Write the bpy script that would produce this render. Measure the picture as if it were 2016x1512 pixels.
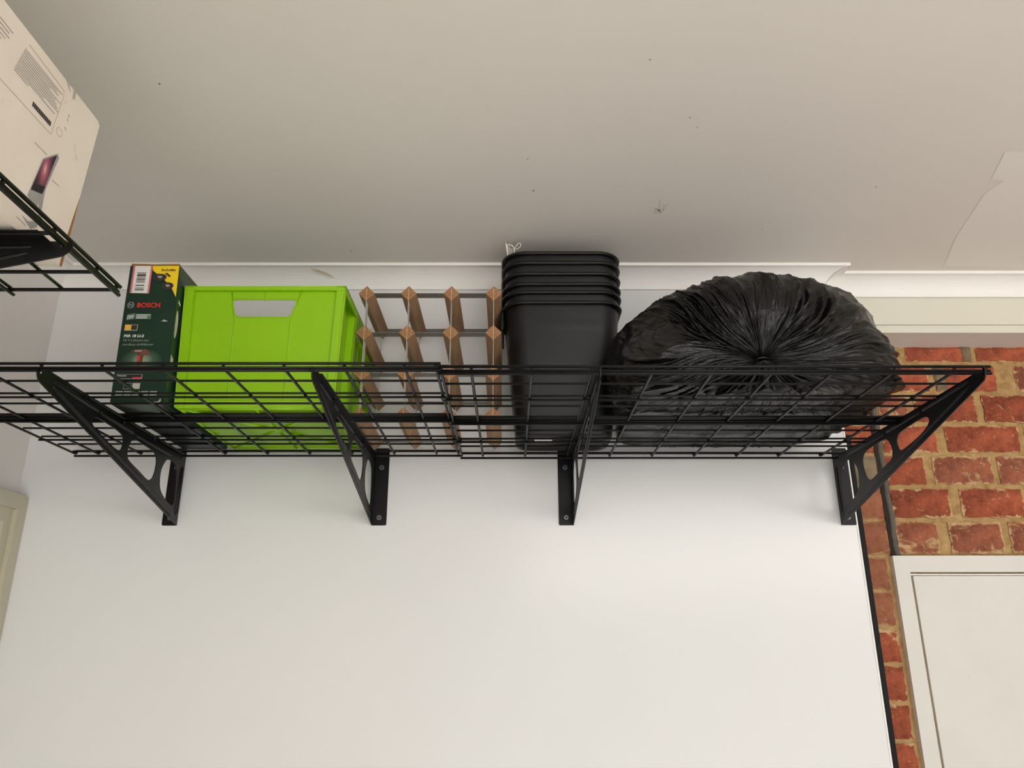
import bpy, bmesh, math, random
from mathutils import Vector, Matrix, noise
from mathutils.geometry import tessellate_polygon

for o in list(bpy.data.objects): bpy.data.objects.remove(o, do_unlink=True)
SC = bpy.context.scene
COL = SC.collection
H = 1.80            # camera height; all scene coordinates below are given with z measured from the camera height
random.seed(7)

# ------------------------------------------------------------------ camera
cam = bpy.data.cameras.new('camera'); camo = bpy.data.objects.new('camera', cam); COL.objects.link(camo)
cam.sensor_width = 36.0; cam.lens = 1534.4 / 2016 * 36.0
PIT, YAW, ROL = 0.33002, 0.00288, -0.00117
fw = Vector((math.sin(YAW) * math.cos(PIT), math.cos(YAW) * math.cos(PIT), math.sin(PIT)))
rt = Vector((math.cos(YAW), -math.sin(YAW), 0)); up = rt.cross(fw)
r2 = rt * math.cos(ROL) + up * math.sin(ROL); u2 = up * math.cos(ROL) - rt * math.sin(ROL)
camo.matrix_world = Matrix(((r2.x, u2.x, -fw.x, 0.0641), (r2.y, u2.y, -fw.y, -1.8433), (r2.z, u2.z, -fw.z, H), (0, 0, 0, 1)))
cam.clip_start = 0.02
SC.camera = camo

# ------------------------------------------------------------------ light
w = bpy.data.worlds.new('world'); SC.world = w; w.use_nodes = True
w.node_tree.nodes['Background'].inputs[0].default_value = (0.80, 0.90, 1.0, 1)
w.node_tree.nodes['Background'].inputs[1].default_value = 0.9

def area(name, loc, target, sx, sy, power, col):
    l = bpy.data.lights.new(name, 'AREA'); l.shape = 'RECTANGLE'; l.size = sx; l.size_y = sy; l.energy = power; l.color = col
    o = bpy.data.objects.new(name, l); COL.objects.link(o); o.location = loc
    o.rotation_euler = (Vector(target) - Vector(loc)).to_track_quat('-Z', 'Y').to_euler()
    return o
# daylight and low sun through the open garage door behind the camera (the sun falls on the concrete floor); plus an added warm fill for the cornice and upper wall
area('garage_door_daylight', (1.6, -4.35, 1.15), (0.9, 0, 1.5), 3.9, 2.1, 8, (0.95, 0.98, 1.0))
area('ceiling_lamp', (1.3, -3.3, 2.40), (0.1, 0, 2.45), 2.4, 0.45, 22, (1.0, 0.96, 0.92))
sun = bpy.data.lights.new('sun', 'SUN'); sun.energy = 14.5; sun.angle = 0.02; sun.color = (1.0, 0.98, 0.965)
suno = bpy.data.objects.new('sun', sun); COL.objects.link(suno)
suno.rotation_euler = Vector((-0.16, 0.72, -0.80)).to_track_quat('-Z', 'Y').to_euler()

SC.view_settings.view_transform = 'Standard'
SC.view_settings.look = 'None'
SC.view_settings.gamma = 1.0
SC.view_settings.use_curve_mapping = False
SC.view_settings.exposure = 0.14

# ------------------------------------------------------------------ materials
def lin(c):
    return tuple(((v / 255) / 12.92 if v / 255 <= 0.04045 else ((v / 255 + 0.055) / 1.055) ** 2.4) for v in c)

class NT:
    def __init__(s, name, rough=0.5, metal=0.0, spec=0.5):
        s.m = bpy.data.materials.new(name); s.m.use_nodes = True; s.t = s.m.node_tree; s.n = s.t.nodes
        s.b = s.n['Principled BSDF']; s.b.inputs['Roughness'].default_value = rough
        s.b.inputs['Metallic'].default_value = metal; s.b.inputs['Specular IOR Level'].default_value = spec
        s.tc = s.n.new('ShaderNodeTexCoord')
    def link(s, a, b): s.t.links.new(a, b)
    def noise(s, scale, detail=4, rough=0.55, stretch=(1, 1, 1), dist=0.0):
        mp = s.n.new('ShaderNodeMapping'); mp.inputs['Scale'].default_value = stretch
        s.link(s.tc.outputs['Object'], mp.inputs[0])
        t = s.n.new('ShaderNodeTexNoise'); t.inputs['Scale'].default_value = scale; t.inputs['Detail'].default_value = detail
        t.inputs['Roughness'].default_value = rough; t.inputs['Distortion'].default_value = dist
        s.link(mp.outputs[0], t.inputs['Vector']); return t.outputs['Fac']
    def ramp(s, fac, stops):
        r = s.n.new('ShaderNodeValToRGB'); e = r.color_ramp.elements
        while len(e) < len(stops): e.new(0.5)
        for i, (p, c) in enumerate(stops): e[i].position = p; e[i].color = (*c, 1)
        s.link(fac, r.inputs[0]); return r.outputs[0]
    def mix(s, fac, a, b):
        m = s.n.new('ShaderNodeMix'); m.data_type = 'RGBA'
        for sock, v in ((m.inputs[0], fac), (m.inputs[6], a), (m.inputs[7], b)):
            if hasattr(v, 'links') or hasattr(v, 'is_linked'): s.link(v, sock)
            elif isinstance(v, tuple): sock.default_value = (*v, 1)
            else: sock.default_value = v
        return m.outputs[2]
    def bump(s, fac, strength=0.3, dist=0.002):
        b = s.n.new('ShaderNodeBump'); b.inputs['Strength'].default_value = strength; b.inputs['Distance'].default_value = dist
        s.link(fac, b.inputs['Height']); s.link(b.outputs[0], s.b.inputs['Normal'])
    def col(s, out):
        if isinstance(out, tuple): s.b.inputs['Base Color'].default_value = (*out, 1)
        else: s.link(out, s.b.inputs['Base Color'])

def plain(name, rgb, rough=0.5, metal=0.0, var=0.06, scale=30, bs=0.0, bscale=200, spec=0.5):
    m = NT(name, rough, metal, spec); c = lin(rgb)
    a = tuple(v * (1 - var) for v in c); b = tuple(min(1, v * (1 + var)) for v in c)
    m.col(m.ramp(m.noise(scale), [(0.3, a), (0.7, b)]))
    if bs: m.bump(m.noise(bscale, 3), bs, 0.001)
    return m.m

M = {}
M['ceiling'] = plain('ceiling_paint', (229, 223, 215), 0.85, var=0.015, scale=2.0, bs=0.15, bscale=300, spec=0.2)
M['wall'] = plain('wall_paint', (236, 231, 226), 0.8, var=0.02, scale=3, bs=0.1, bscale=250, spec=0.3)
M['board'] = plain('white_board_sheet', (230, 229, 227), 0.22, var=0.012, scale=2.2, spec=0.4)
M['cornice'] = plain('cornice_paint', (247, 243, 238), 0.6, var=0.02, scale=6, spec=0.3)
M['cream'] = plain('cream_paint', (222, 218, 202), 0.5, var=0.02, scale=5)
M['architrave'] = plain('architrave_paint', (196, 189, 166), 0.5, var=0.02, scale=5)
M['doorwhite'] = plain('door_paint', (222, 219, 211), 0.45, var=0.03, scale=7)
M['soffit'] = plain('beam_soffit_paint', (226, 218, 210), 0.7, var=0.03, scale=6)
M['white_trim'] = plain('white_trim_paint', (240, 238, 232), 0.5)
M['floor'] = plain('concrete_floor', (176, 174, 170), 0.7, var=0.12, scale=3, bs=0.2, bscale=60)
M['powder'] = plain('black_powder_coat', (15, 15, 15), 0.40, var=0.1, scale=60, bs=0.12, bscale=900, spec=0.26)
M['rubber'] = plain('black_rubber', (12, 11, 11), 0.5, spec=0.2)
M['steel'] = plain('zinc_screw_steel', (120, 122, 124), 0.35, 0.8)
M['galv'] = plain('galvanised_strip', (134, 131, 124), 0.45, 0.5, var=0.15, scale=120)  # level strips: shade of their undersides put into the grey
M['galvbright'] = plain('bright_galvanised_strip', (206, 202, 194), 0.4, 0.2)  # same metal on the upright strips, lightened to look like lit edges
M['green'] = None
M['binblack'] = plain('black_bin_plastic', (13, 13, 15), 0.36, var=0.08, scale=10, bs=0.2, bscale=1200, spec=0.38)
M['sealant'] = plain('grey_sealant', (98, 90, 80), 0.8, var=0.2, scale=40)
M['dark'] = plain('dark_gap', (42, 33, 28), 0.9)
M['cardboard'] = plain('worn_cardboard', (150, 104, 52), 0.85, var=0.15, scale=60)
M['paper'] = plain('white_paper', (226, 222, 216), 0.7)
M['pink'] = plain('pink_print', (208, 112, 118), 0.7)
M['ink'] = plain('black_ink', (28, 26, 28), 0.6)
M['red_ink'] = plain('red_ink', (214, 44, 40), 0.5)
M['white_ink'] = plain('white_ink', (225, 228, 220), 0.5)
M['grey_ink'] = plain('grey_ink', (150, 158, 148), 0.5)
M['greygreen_ink'] = plain('grey_green_ink', (92, 112, 96), 0.5)
M['yellow_ink'] = plain('yellow_ink', (240, 205, 20), 0.45)
M['orange_ink'] = plain('orange_ink', (238, 178, 52), 0.5)
M['print_dark'] = plain('dark_print', (52, 40, 38), 0.5, var=0.5, scale=160)
M['print_brown'] = plain('drill_print', (104, 62, 48), 0.5, var=0.6, scale=140)
M['greyprint'] = plain('grey_print', (160, 152, 146), 0.7)
M['faintprint'] = plain('faint_print', (186, 172, 156), 0.7)
M['silverprint'] = plain('silver_print', (158, 152, 148), 0.6, var=0.12, scale=40)
M['dust'] = plain('pale_dust', (190, 184, 172), 0.9)
M['cordwhite'] = plain('white_cord', (232, 226, 212), 0.7)
M['spider'] = plain('spider_brown', (92, 66, 50), 0.6)
M['stain'] = plain('brown_stain', (206, 184, 150), 0.8)
M['patch'] = plain('newer_ceiling_paint', (236, 231, 224), 0.85, var=0.01, scale=2.0, spec=0.2)
M['crack'] = plain('paint_crack', (120, 104, 98), 0.9)

def m_green():
    m = NT('lime_plastic', 0.36, 0, 0.5); m.col(m.ramp(m.noise(5), [(0.3, lin((138, 190, 0))), (0.7, lin((146, 198, 2)))]))
    m.bump(m.noise(900, 2), 0.12, 0.001)
    m.b.inputs['Transmission Weight'].default_value = 0.0
    m.b.inputs['Subsurface Weight'].default_value = 0.15; m.b.inputs['Subsurface Radius'].default_value = (0.004, 0.006, 0.001)
    return m.m
M['green'] = m_green()

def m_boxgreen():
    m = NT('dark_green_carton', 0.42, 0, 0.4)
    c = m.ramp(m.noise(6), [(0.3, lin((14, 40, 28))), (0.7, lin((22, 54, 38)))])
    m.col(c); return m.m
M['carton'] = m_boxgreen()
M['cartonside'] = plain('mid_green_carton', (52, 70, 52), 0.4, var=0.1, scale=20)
M['cartonlight'] = plain('green_glow_print', (62, 90, 70), 0.45, var=0.25, scale=30)
M['cartonbase'] = plain('dark_carton_base', (30, 34, 30), 0.3, var=0.4, scale=30)

def m_whitecarton():
    m = NT('white_carton', 0.75, 0, 0.3)
    c = m.ramp(m.noise(7), [(0.3, lin((226, 214, 198))), (0.7, lin((236, 226, 212)))])
    st = m.ramp(m.noise(22, 5, 0.6), [(0.66, (0, 0, 0)), (0.78, (1, 1, 1))])
    m.col(m.mix(st, c, lin((196, 178, 148)))); return m.m
M['whitecarton'] = m_whitecarton()

def m_wood(name, a, b, seed=0):
    m = NT(name, 0.6, 0, 0.3)
    f = m.noise(60, 6, 0.7, (1, 0.06, 1), 0.4); c = m.ramp(f, [(0.3, lin(a)), (0.7, lin(b))])
    m.col(c); m.bump(f, 0.4, 0.001); return m.m
M['wood'] = m_wood('rack_wood', (138, 106, 76), (184, 146, 110))
def m_end():
    m = NT('rack_wood_end', 0.7, 0, 0.2); f = m.noise(380, 5, 0.7, (1, 0.1, 1), 0.6)
    m.col(m.ramp(f, [(0.35, lin((112, 72, 44))), (0.6, lin((182, 136, 94)))])); return m.m
M['woodend'] = m_end()

def m_bag(name, radial):
    m = NT(name, 0.24, 0, 0.40)
    m.col(m.ramp(m.noise(9), [(0.3, lin((7, 7, 7))), (0.75, lin((14, 13, 12)))]))
    f = m.noise(26, 6, 0.62, (1, 1, 1.7), 1.4)
    if not radial: m.bump(f, 0.45, 0.008); return m.m
    # gathers running away from the knot (u goes round the knot, v away from it)
    def uvn(sx, sy, det, dist):
        mp = m.n.new('ShaderNodeMapping'); mp.inputs['Scale'].default_value = (sx, sy, 1); m.link(m.tc.outputs['UV'], mp.inputs[0])
        t = m.n.new('ShaderNodeTexNoise'); t.inputs['Scale'].default_value = 1; t.inputs['Detail'].default_value = det; t.inputs['Distortion'].default_value = dist; t.inputs['Roughness'].default_value = 0.6
        m.link(mp.outputs[0], t.inputs['Vector']); return t.outputs['Fac']
    g = uvn(46, 5, 4, 0.9)
    b1 = m.n.new('ShaderNodeBump'); b1.inputs['Strength'].default_value = 0.7; b1.inputs['Distance'].default_value = 0.010; m.link(g, b1.inputs['Height'])
    b2 = m.n.new('ShaderNodeBump'); b2.inputs['Strength'].default_value = 0.3; b2.inputs['Distance'].default_value = 0.006; m.link(f, b2.inputs['Height'])
    m.link(b1.outputs[0], b2.inputs['Normal']); m.link(b2.outputs[0], m.b.inputs['Normal'])
    return m.m
M['bag'] = m_bag('black_bag_film', True)
M['bagtail'] = m_bag('black_bag_tail', False)

def m_brick(name, a, b, smear, lo, hi, grow=0.0):
    m = NT(name, 0.88, 0, 0.2)
    oi = m.n.new('ShaderNodeObjectInfo')
    # every brick has its own offset into the pattern
    geo = m.n.new('ShaderNodeNewGeometry')
    base = m.ramp(m.noise(22, 7, 0.7), [(0.36, lin(a)), (0.62, lin(b))])
    hs = m.n.new('ShaderNodeHueSaturation'); m.link(base, hs.inputs['Color'])
    mr = m.n.new('ShaderNodeMapRange'); m.link(oi.outputs['Random'], mr.inputs[0]); mr.inputs[3].default_value = 0.80; mr.inputs[4].default_value = 1.05; hs.inputs['Saturation'].default_value = 0.96
    m.link(mr.outputs[0], hs.inputs['Value'])
    def smn(scale, det, ro, st, di):
        mp = m.n.new('ShaderNodeMapping'); mp.inputs['Scale'].default_value = st; m.link(geo.outputs['Position'], mp.inputs[0])
        t = m.n.new('ShaderNodeTexNoise'); t.inputs['Scale'].default_value = scale; t.inputs['Detail'].default_value = det; t.inputs['Roughness'].default_value = ro; t.inputs['Distortion'].default_value = di
        m.link(mp.outputs[0], t.inputs['Vector']); return t.outputs['Fac']
    sm = smn(16, 8, 0.72, (1.0, 1.0, 1.6), 1.0)
    # mortar smeared over the arrises: distance to the brick's own edge
    sp = m.n.new('ShaderNodeSeparateXYZ'); m.link(m.tc.outputs['Generated'], sp.inputs[0])
    def mth(op, x, y=None):
        n = m.n.new('ShaderNodeMath'); n.operation = op
        for i, v in enumerate((x, y)):
            if v is None: continue
            if isinstance(v, (int, float)): n.inputs[i].default_value = v
            else: m.link(v, n.inputs[i])
        return n.outputs[0]
    ex = mth('MULTIPLY', mth('SUBTRACT', 0.5, mth('ABSOLUTE', mth('SUBTRACT', sp.outputs[0], 0.5))), 2.2)
    ez = mth('SUBTRACT', 0.5, mth('ABSOLUTE', mth('SUBTRACT', sp.outputs[2], 0.5)))
    ed = mth('MINIMUM', ex, ez)
    near = mth('MULTIPLY', mth('SUBTRACT', 0.13 + grow, ed), 1.2)
    mask = m.ramp(mth('ADD', sm, mth('MAXIMUM', near, -0.03)), [(lo, (0, 0, 0)), (hi, (1, 1, 1))])
    sm2 = m.ramp(smn(60, 6, 0.75, (1, 1, 1), 2.5), [(0.62, (0, 0, 0)), (0.68, (1, 1, 1))])
    c1 = m.mix(mask, hs.outputs[0], m.ramp(smn(70, 6, 0.7, (1, 1, 1), 0), [(0.3, lin(tuple(int(v * 0.86) for v in smear))), (0.7, lin(tuple(min(255, int(v * 1.08)) for v in smear)))]))
    m.col(m.mix(sm2, c1, lin((206, 176, 140))))
    m.bump(m.noise(90, 6, 0.7), 0.6, 0.003)
    return m.m
M['brick_red'] = m_brick('red_brick', (124, 58, 38), (180, 90, 56), (202, 168, 124), 0.58, 0.65)
M['brick_pale'] = m_brick('smeared_brick', (124, 70, 50), (174, 100, 70), (198, 164, 120), 0.53, 0.62)
M['brick_brown'] = m_brick('brown_brick', (138, 82, 56), (170, 106, 76), (180, 142, 98), 0.57, 0.68)
M['brick_grey'] = m_brick('grey_brick', (104, 92, 74), (140, 122, 94), (190, 160, 104), 0.58, 0.66)
def m_mortar():
    m = NT('tan_mortar', 0.95, 0, 0.1)
    m.col(m.ramp(m.noise(30, 7, 0.7), [(0.28, lin((146, 108, 66))), (0.55, lin((190, 156, 106))), (0.8, lin((210, 182, 134)))]))
    m.bump(m.noise(110, 6, 0.75), 0.8, 0.004); return m.m
M['mortar'] = m_mortar()

def m_glow():
    m = NT('glow_print', 0.45)
    g = m.n.new('ShaderNodeTexGradient'); g.gradient_type = 'SPHERICAL'
    mp = m.n.new('ShaderNodeMapping'); mp.inputs['Location'].default_value = (-1.0, 0.0, -1.1); mp.inputs['Scale'].default_value = (2.0, 0.0, 2.0)
    m.link(m.tc.outputs['Generated'], mp.inputs[0]); m.link(mp.outputs[0], g.inputs[0])
    m.col(m.ramp(g.outputs['Fac'], [(0.0, lin((18, 47, 33))), (0.45, lin((62, 88, 70))), (1.0, lin((150, 166, 140)))]))
    return m.m
M['glow'] = m_glow()
def m_screen():
    m = NT('nebula_print', 0.5)
    sp = m.n.new('ShaderNodeSeparateXYZ'); m.link(m.tc.outputs['Generated'], sp.inputs[0])
    g = m.n.new('ShaderNodeTexGradient'); g.gradient_type = 'SPHERICAL'
    mp = m.n.new('ShaderNodeMapping'); mp.inputs['Location'].default_value = (-0.0, -1.15, -0.95); mp.inputs['Scale'].default_value = (0.0, 2.3, 1.7)
    m.link(m.tc.outputs['Generated'], mp.inputs[0]); m.link(mp.outputs[0], g.inputs[0])
    m.col(m.ramp(g.outputs['Fac'], [(0.0, lin((40, 30, 36))), (0.35, lin((92, 48, 66))), (0.75, lin((170, 92, 108))), (1.0, lin((230, 180, 176)))]))
    return m.m
M['screen'] = m_screen()

# ------------------------------------------------------------------ mesh builder
ORG = {}
class MB:
    def __init__(s): s.v = []; s.f = []; s.mi = []; s.sm = []
    def add(s, vs, fs, mi=0, smooth=False):
        o = len(s.v); s.v += [tuple(v) for v in vs]
        for f in fs: s.f.append([i + o for i in f]); s.mi.append(mi); s.sm.append(smooth)
        return s
    def box(s, x0, x1, y0, y1, z0, z1, mi=0):
        vs = [(x, y, z) for z in (z0, z1) for y in (y0, y1) for x in (x0, x1)]
        return s.add(vs, [(0, 2, 3, 1), (4, 5, 7, 6), (0, 1, 5, 4), (2, 6, 7, 3), (0, 4, 6, 2), (1, 3, 7, 5)], mi)
    def bbox(s, x0, x1, y0, y1, z0, z1, b=0.003, mi=0, seg=2):
        bm = bmesh.new(); bmesh.ops.create_cube(bm, size=1)
        for v in bm.verts: v.co = Vector(((x0 + x1) / 2 + v.co.x * (x1 - x0), (y0 + y1) / 2 + v.co.y * (y1 - y0), (z0 + z1) / 2 + v.co.z * (z1 - z0)))
        bmesh.ops.bevel(bm, geom=bm.edges[:], offset=b, segments=seg, affect='EDGES', profile=0.5)
        bm.verts.index_update(); r = s.add([v.co[:] for v in bm.verts], [[v.index for v in f.verts] for f in bm.faces], mi); bm.free(); return r
    def tube(s, pts, r, n=8, mi=0, cap=True, smooth=True, closed=False):
        pts = [Vector(p) for p in pts]; rings = []; N = len(pts); prev = None
        rr = r if isinstance(r, (list, tuple)) else [r] * N
        for i, p in enumerate(pts):
            a = pts[i - 1] if (i or closed) else p; b = pts[(i + 1) % N] if (i < N - 1 or closed) else p
            t = (b - a).normalized()
            if prev is None:
                ref = Vector((0, 0, 1)) if abs(t.z) < 0.9 else Vector((1, 0, 0)); u = t.cross(ref).normalized()
            else: u = (prev - t * prev.dot(t)).normalized()
            prev = u; v = t.cross(u)
            rings.append([p + (u * math.cos(2 * math.pi * k / n) + v * math.sin(2 * math.pi * k / n)) * rr[i] for k in range(n)])
        vs = [q for rg in rings for q in rg]; fs = []
        for i in range(N if closed else N - 1):
            j = (i + 1) % N
            for k in range(n): fs.append((i * n + k, i * n + (k + 1) % n, j * n + (k + 1) % n, j * n + k))
        if cap and not closed: fs.append(tuple(range(n))[::-1]); fs.append(tuple((N - 1) * n + k for k in range(n)))
        return s.add(vs, fs, mi, smooth)
    def prism(s, outer, holes, fn, t0, t1, mi=0, mis=None):
        """extrude a 2-D outline with holes; fn(a,b,t) -> xyz"""
        if mis is None: mis = mi
        loops = [outer] + list(holes); flat = [p for l in loops for p in l]; n = len(flat)
        tri = tessellate_polygon([[Vector((p[0], p[1], 0)) for p in l] for l in loops])
        vs = [fn(p[0], p[1], t0) for p in flat] + [fn(p[0], p[1], t1) for p in flat]
        s.add(vs, [tuple(t)[::-1] for t in tri] + [tuple(i + n for i in t) for t in tri], mi)
        sv = []; o = 0; fs = []
        for l in loops:
            m = len(l)
            for i in range(m): j = (i + 1) % m; fs.append((o + i, o + j, o + j + n, o + i + n))
            o += m
        return s.add(vs, fs, mis)
    def loft(s, rings, mi=0, smooth=True, cap0=False, cap1=False):
        n = len(rings[0]); vs = [p for r in rings for p in r]; fs = []
        for i in range(len(rings) - 1):
            for k in range(n): fs.append((i * n + k, i * n + (k + 1) % n, (i + 1) * n + (k + 1) % n, (i + 1) * n + k))
        if cap0: fs.append(tuple(range(n))[::-1])
        if cap1: fs.append(tuple((len(rings) - 1) * n + k for k in range(n)))
        return s.add(vs, fs, mi, smooth)
    def mesh(s, name, mats, org, fix=True):
        me = bpy.data.meshes.new(name); me.from_pydata([(v[0] - org[0], v[1] - org[1], v[2] - org[2]) for v in s.v], [], s.f)
        for m in (mats if isinstance(mats, (list, tuple)) else [mats]): me.materials.append(M[m])
        for p, mi, sm in zip(me.polygons, s.mi, s.sm): p.material_index = mi; p.use_smooth = sm
        if fix:
            bm = bmesh.new(); bm.from_mesh(me); bmesh.ops.remove_doubles(bm, verts=bm.verts, dist=1e-6)
            bmesh.ops.recalc_face_normals(bm, faces=bm.faces); bm.to_mesh(me); bm.free()
        me.update(); return me
    def build(s, name, mats, parent=None, label=None, cat=None, group=None, kind=None, fix=True, org=None):
        if parent is not None: o0 = ORG[parent.name]
        elif org is not None: o0 = org
        else:
            xs, ys, zs = zip(*s.v); o0 = ((min(xs) + max(xs)) / 2, (min(ys) + max(ys)) / 2, min(zs))
        me = s.mesh(name, mats, o0, fix); ob = bpy.data.objects.new(name, me); COL.objects.link(ob)
        ORG[ob.name] = o0
        if parent is not None: ob.parent = parent
        else: ob.location = (o0[0], o0[1], o0[2] + H)
        tag(ob, label, cat, group, kind); return ob

def tag(o, label=None, cat=None, group=None, kind=None):
    for k, v in (('label', label), ('category', cat), ('group', group), ('kind', kind)):
        if v: o[k] = v
def thing(name, label, cat, org, group=None, kind=None):
    o = bpy.data.objects.new(name, None); COL.objects.link(o); o.location = (org[0], org[1], org[2] + H)
    o.empty_display_size = 0.05; ORG[o.name] = org; tag(o, label, cat, group, kind); return o

def rrect(cx, cy, w, d, r, z, n=6):
    pts = []
    for (sx, sy, a0) in ((1, 1, 0), (-1, 1, 90), (-1, -1, 180), (1, -1, 270)):
        for k in range(n + 1):
            a = math.radians(a0 + 90 * k / n)
            pts.append((cx + sx * (w / 2 - r) + r * math.cos(a), cy + sy * (d / 2 - r) + r * math.sin(a), z))
    return pts
def fillet(poly, r, n=4):
    """round the corners of a 2-D polygon"""
    out = []; N = len(poly)
    for i in range(N):
        p = Vector(poly[i]); a = Vector(poly[i - 1]) - p; b = Vector(poly[(i + 1) % N]) - p
        rr = r[i] if isinstance(r, (list, tuple)) else r
        q = min(rr, a.length * 0.48, b.length * 0.48)
        if q < 1e-5: out.append(tuple(p)); continue
        s, e = p + a.normalized() * q, p + b.normalized() * q
        for k in range(n + 1):
            t = k / n; out.append(tuple(s * (1 - t) ** 2 + p * 2 * t * (1 - t) + e * t * t))
    return out
def smooth_loop(pts, k=3):
    out = []; N = len(pts)
    for i in range(N):
        p0, p1, p2, p3 = (Vector(pts[(i + j - 1) % N]) for j in range(4))
        for q in range(k):
            t = q / k
            out.append(tuple(0.5 * ((2 * p1) + (p2 - p0) * t + (2 * p0 - 5 * p1 + 4 * p2 - p3) * t * t + (3 * p1 - p0 - 3 * p2 + p3) * t ** 3)))
    return out

# ================================================================== SETTING
ZF, ZC = -H, 0.9415
XW = 0.883            # external corner of the plastered wall
YB = 0.150            # brick plane
XR, YR = 3.7, -4.4
MB().box(-1.3, XR + .2, YR - 5, 0.4, ZF - 0.1, ZF).build('floor', 'floor', kind='structure')
MB().box(-1.3, XR + .2, YR, 0.4, ZC, ZC + 0.1).build('ceiling', 'ceiling', kind='structure')
MB().box(-1.106 - 0.1, -1.106, YR, 0.3, ZF, ZC).build('wall_left', 'wall', kind='structure')
MB().box(XR, XR + 0.1, YR, 0.4, ZF, ZC).build('wall_right', 'wall', kind='structure')
MB().box(-1.106, -0.6, YR, YR + 0.1, ZF, ZC).box(-0.6, XR, YR, YR + 0.1, 0.55, ZC).build('wall_rear', 'wall', kind='structure')
MB().box(-1.106, XW, 0.0, YB + 0.1, ZF, ZC).build('wall_back', 'board', kind='structure')
# white bead and black rubber edge at the right end of the board
MB().box(XW - 0.0025, XW + 0.0015, -0.0012, 0.02, ZF, ZC - 0.055).build('trim_1', 'white_trim', kind='structure')
MB().bbox(XW + 0.0020, XW + 0.0142, -0.002, 0.022, ZF, 0.50, 0.002).build('trim_2', 'rubber', kind='structure')
# painted beam over the brickwork: fascia, lower board, soffit
MB().box(XW, XR, 0.047, YB + 0.1, 0.8125, ZC).build('beam_fascia', 'cream', kind='structure')
MB().bbox(XW, XR, 0.045, 0.062, 0.7889, 0.8105, 0.0012).build('trim_3', 'cream', kind='structure')
MB().box(XW, XR, 0.062, YB + 0.1, 0.790, 0.8125).build('beam_soffit', 'soffit', kind='structure')

# cove cornice: profile in (out from wall, z), swept along a path with mitres
def cornice(path, name, closed=False):
    W = 0.055; zb = 0.8897
    prof = [(0.0, zb), (0.0055, zb), (0.0045, zb + 0.003)]
    for k in range(0, 9):
        a = math.radians(90 * k / 8); prof.append((0.0035 + (W - 0.0065) * (1 - math.cos(a)) , zb + 0.003 + (ZC - 0.0062 - zb - 0.003) * math.sin(a)))
    prof += [(W, ZC - 0.0082), (W, ZC), (0.0, ZC)]
    rings = []
    for i, (x, y, nx, ny) in enumerate(path):
        rings.append([(x + nx * d, y + ny * d, z) for d, z in prof])
    mb = MB(); mb.loft(rings, cap0=True, cap1=True, smooth=False)
    return mb.build(name, 'cornice', kind='structure')
cornice([(-1.106, -3.5, 1, 0), (-1.106, 0, 1, -1), (XW, 0, 1, -1), (XW, 0.045, 1, -1), (XR, 0.045, 0, -1)], 'trim_4')
# paint cracks at the mitres
def crack(pts, name, r=0.0006):
    MB().tube(pts, r, 5).build(name, 'crack', kind='structure')
W_ = 0.055
cp = []
for k in range(1, 8):
    a = math.radians(90 * k / 8); d = 0.0035 + (W_ - 0.0065) * (1 - math.cos(a)); z = 0.8927 + (ZC - 0.0075 - 0.8927) * math.sin(a)
    cp.append((XW + d + 0.0008 * math.sin(k * 2.1), -d - 0.0003, z - 0.0002))
crack(cp, 'trim_5', 0.00045)
crack([(-1.100, -0.0042, 0.8905), (-1.08, -0.0042, 0.8903), (-1.05, -0.004, 0.8905), (-1.0, -0.004, 0.8903)], 'trim_6', 0.0005)

def stain(pts, name, mat='faintprint'):
    MB().prism(pts, [], lambda a, b, t: (a, b, ZC - 0.0004 - t), 0, 0.0002).build(name, mat, kind='structure')
MB().tube([(-0.447, -0.0445, 0.9300), (-0.430, -0.040, 0.9272), (-0.405, -0.0315, 0.9205), (-0.388, -0.0245, 0.9130)], [0.0004, 0.0024, 0.0018, 0.0003], 6).build('trim_9', 'stain', kind='structure')
for k, (x, y, r) in enumerate(((0.40, -0.63, .0012), (0.42, -0.60, .001), (0.1, -0.50, .0012), (0.115, -0.385, .0018), (-0.33, -0.115, .0016), (0.30, -0.78, .0012), (-0.55, -0.72, .0016), (0.85, -0.40, .0013), (0.66, -0.22, .0012), (0.56, -0.95, .0012))):
    stain([(x + r * math.cos(q) * (1 + .4 * math.sin(k + q * 3)), y + r * math.sin(q) * 1.5) for q in [j * math.pi / 4 for j in range(8)]], 'ceiling_speck', 'crack')
# lighter touched-up patch of ceiling paint
stain([(1.0626, -0.5265), (1.0525, -0.5231), (1.0799, -0.4311), (1.1091, -0.4236), (1.0983, -0.3732), (1.1393, -0.1785), (1.1871, -0.0367), (1.5153, -0.0226), (1.1764, -0.5232)], 'paint_patch', 'patch')
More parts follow.
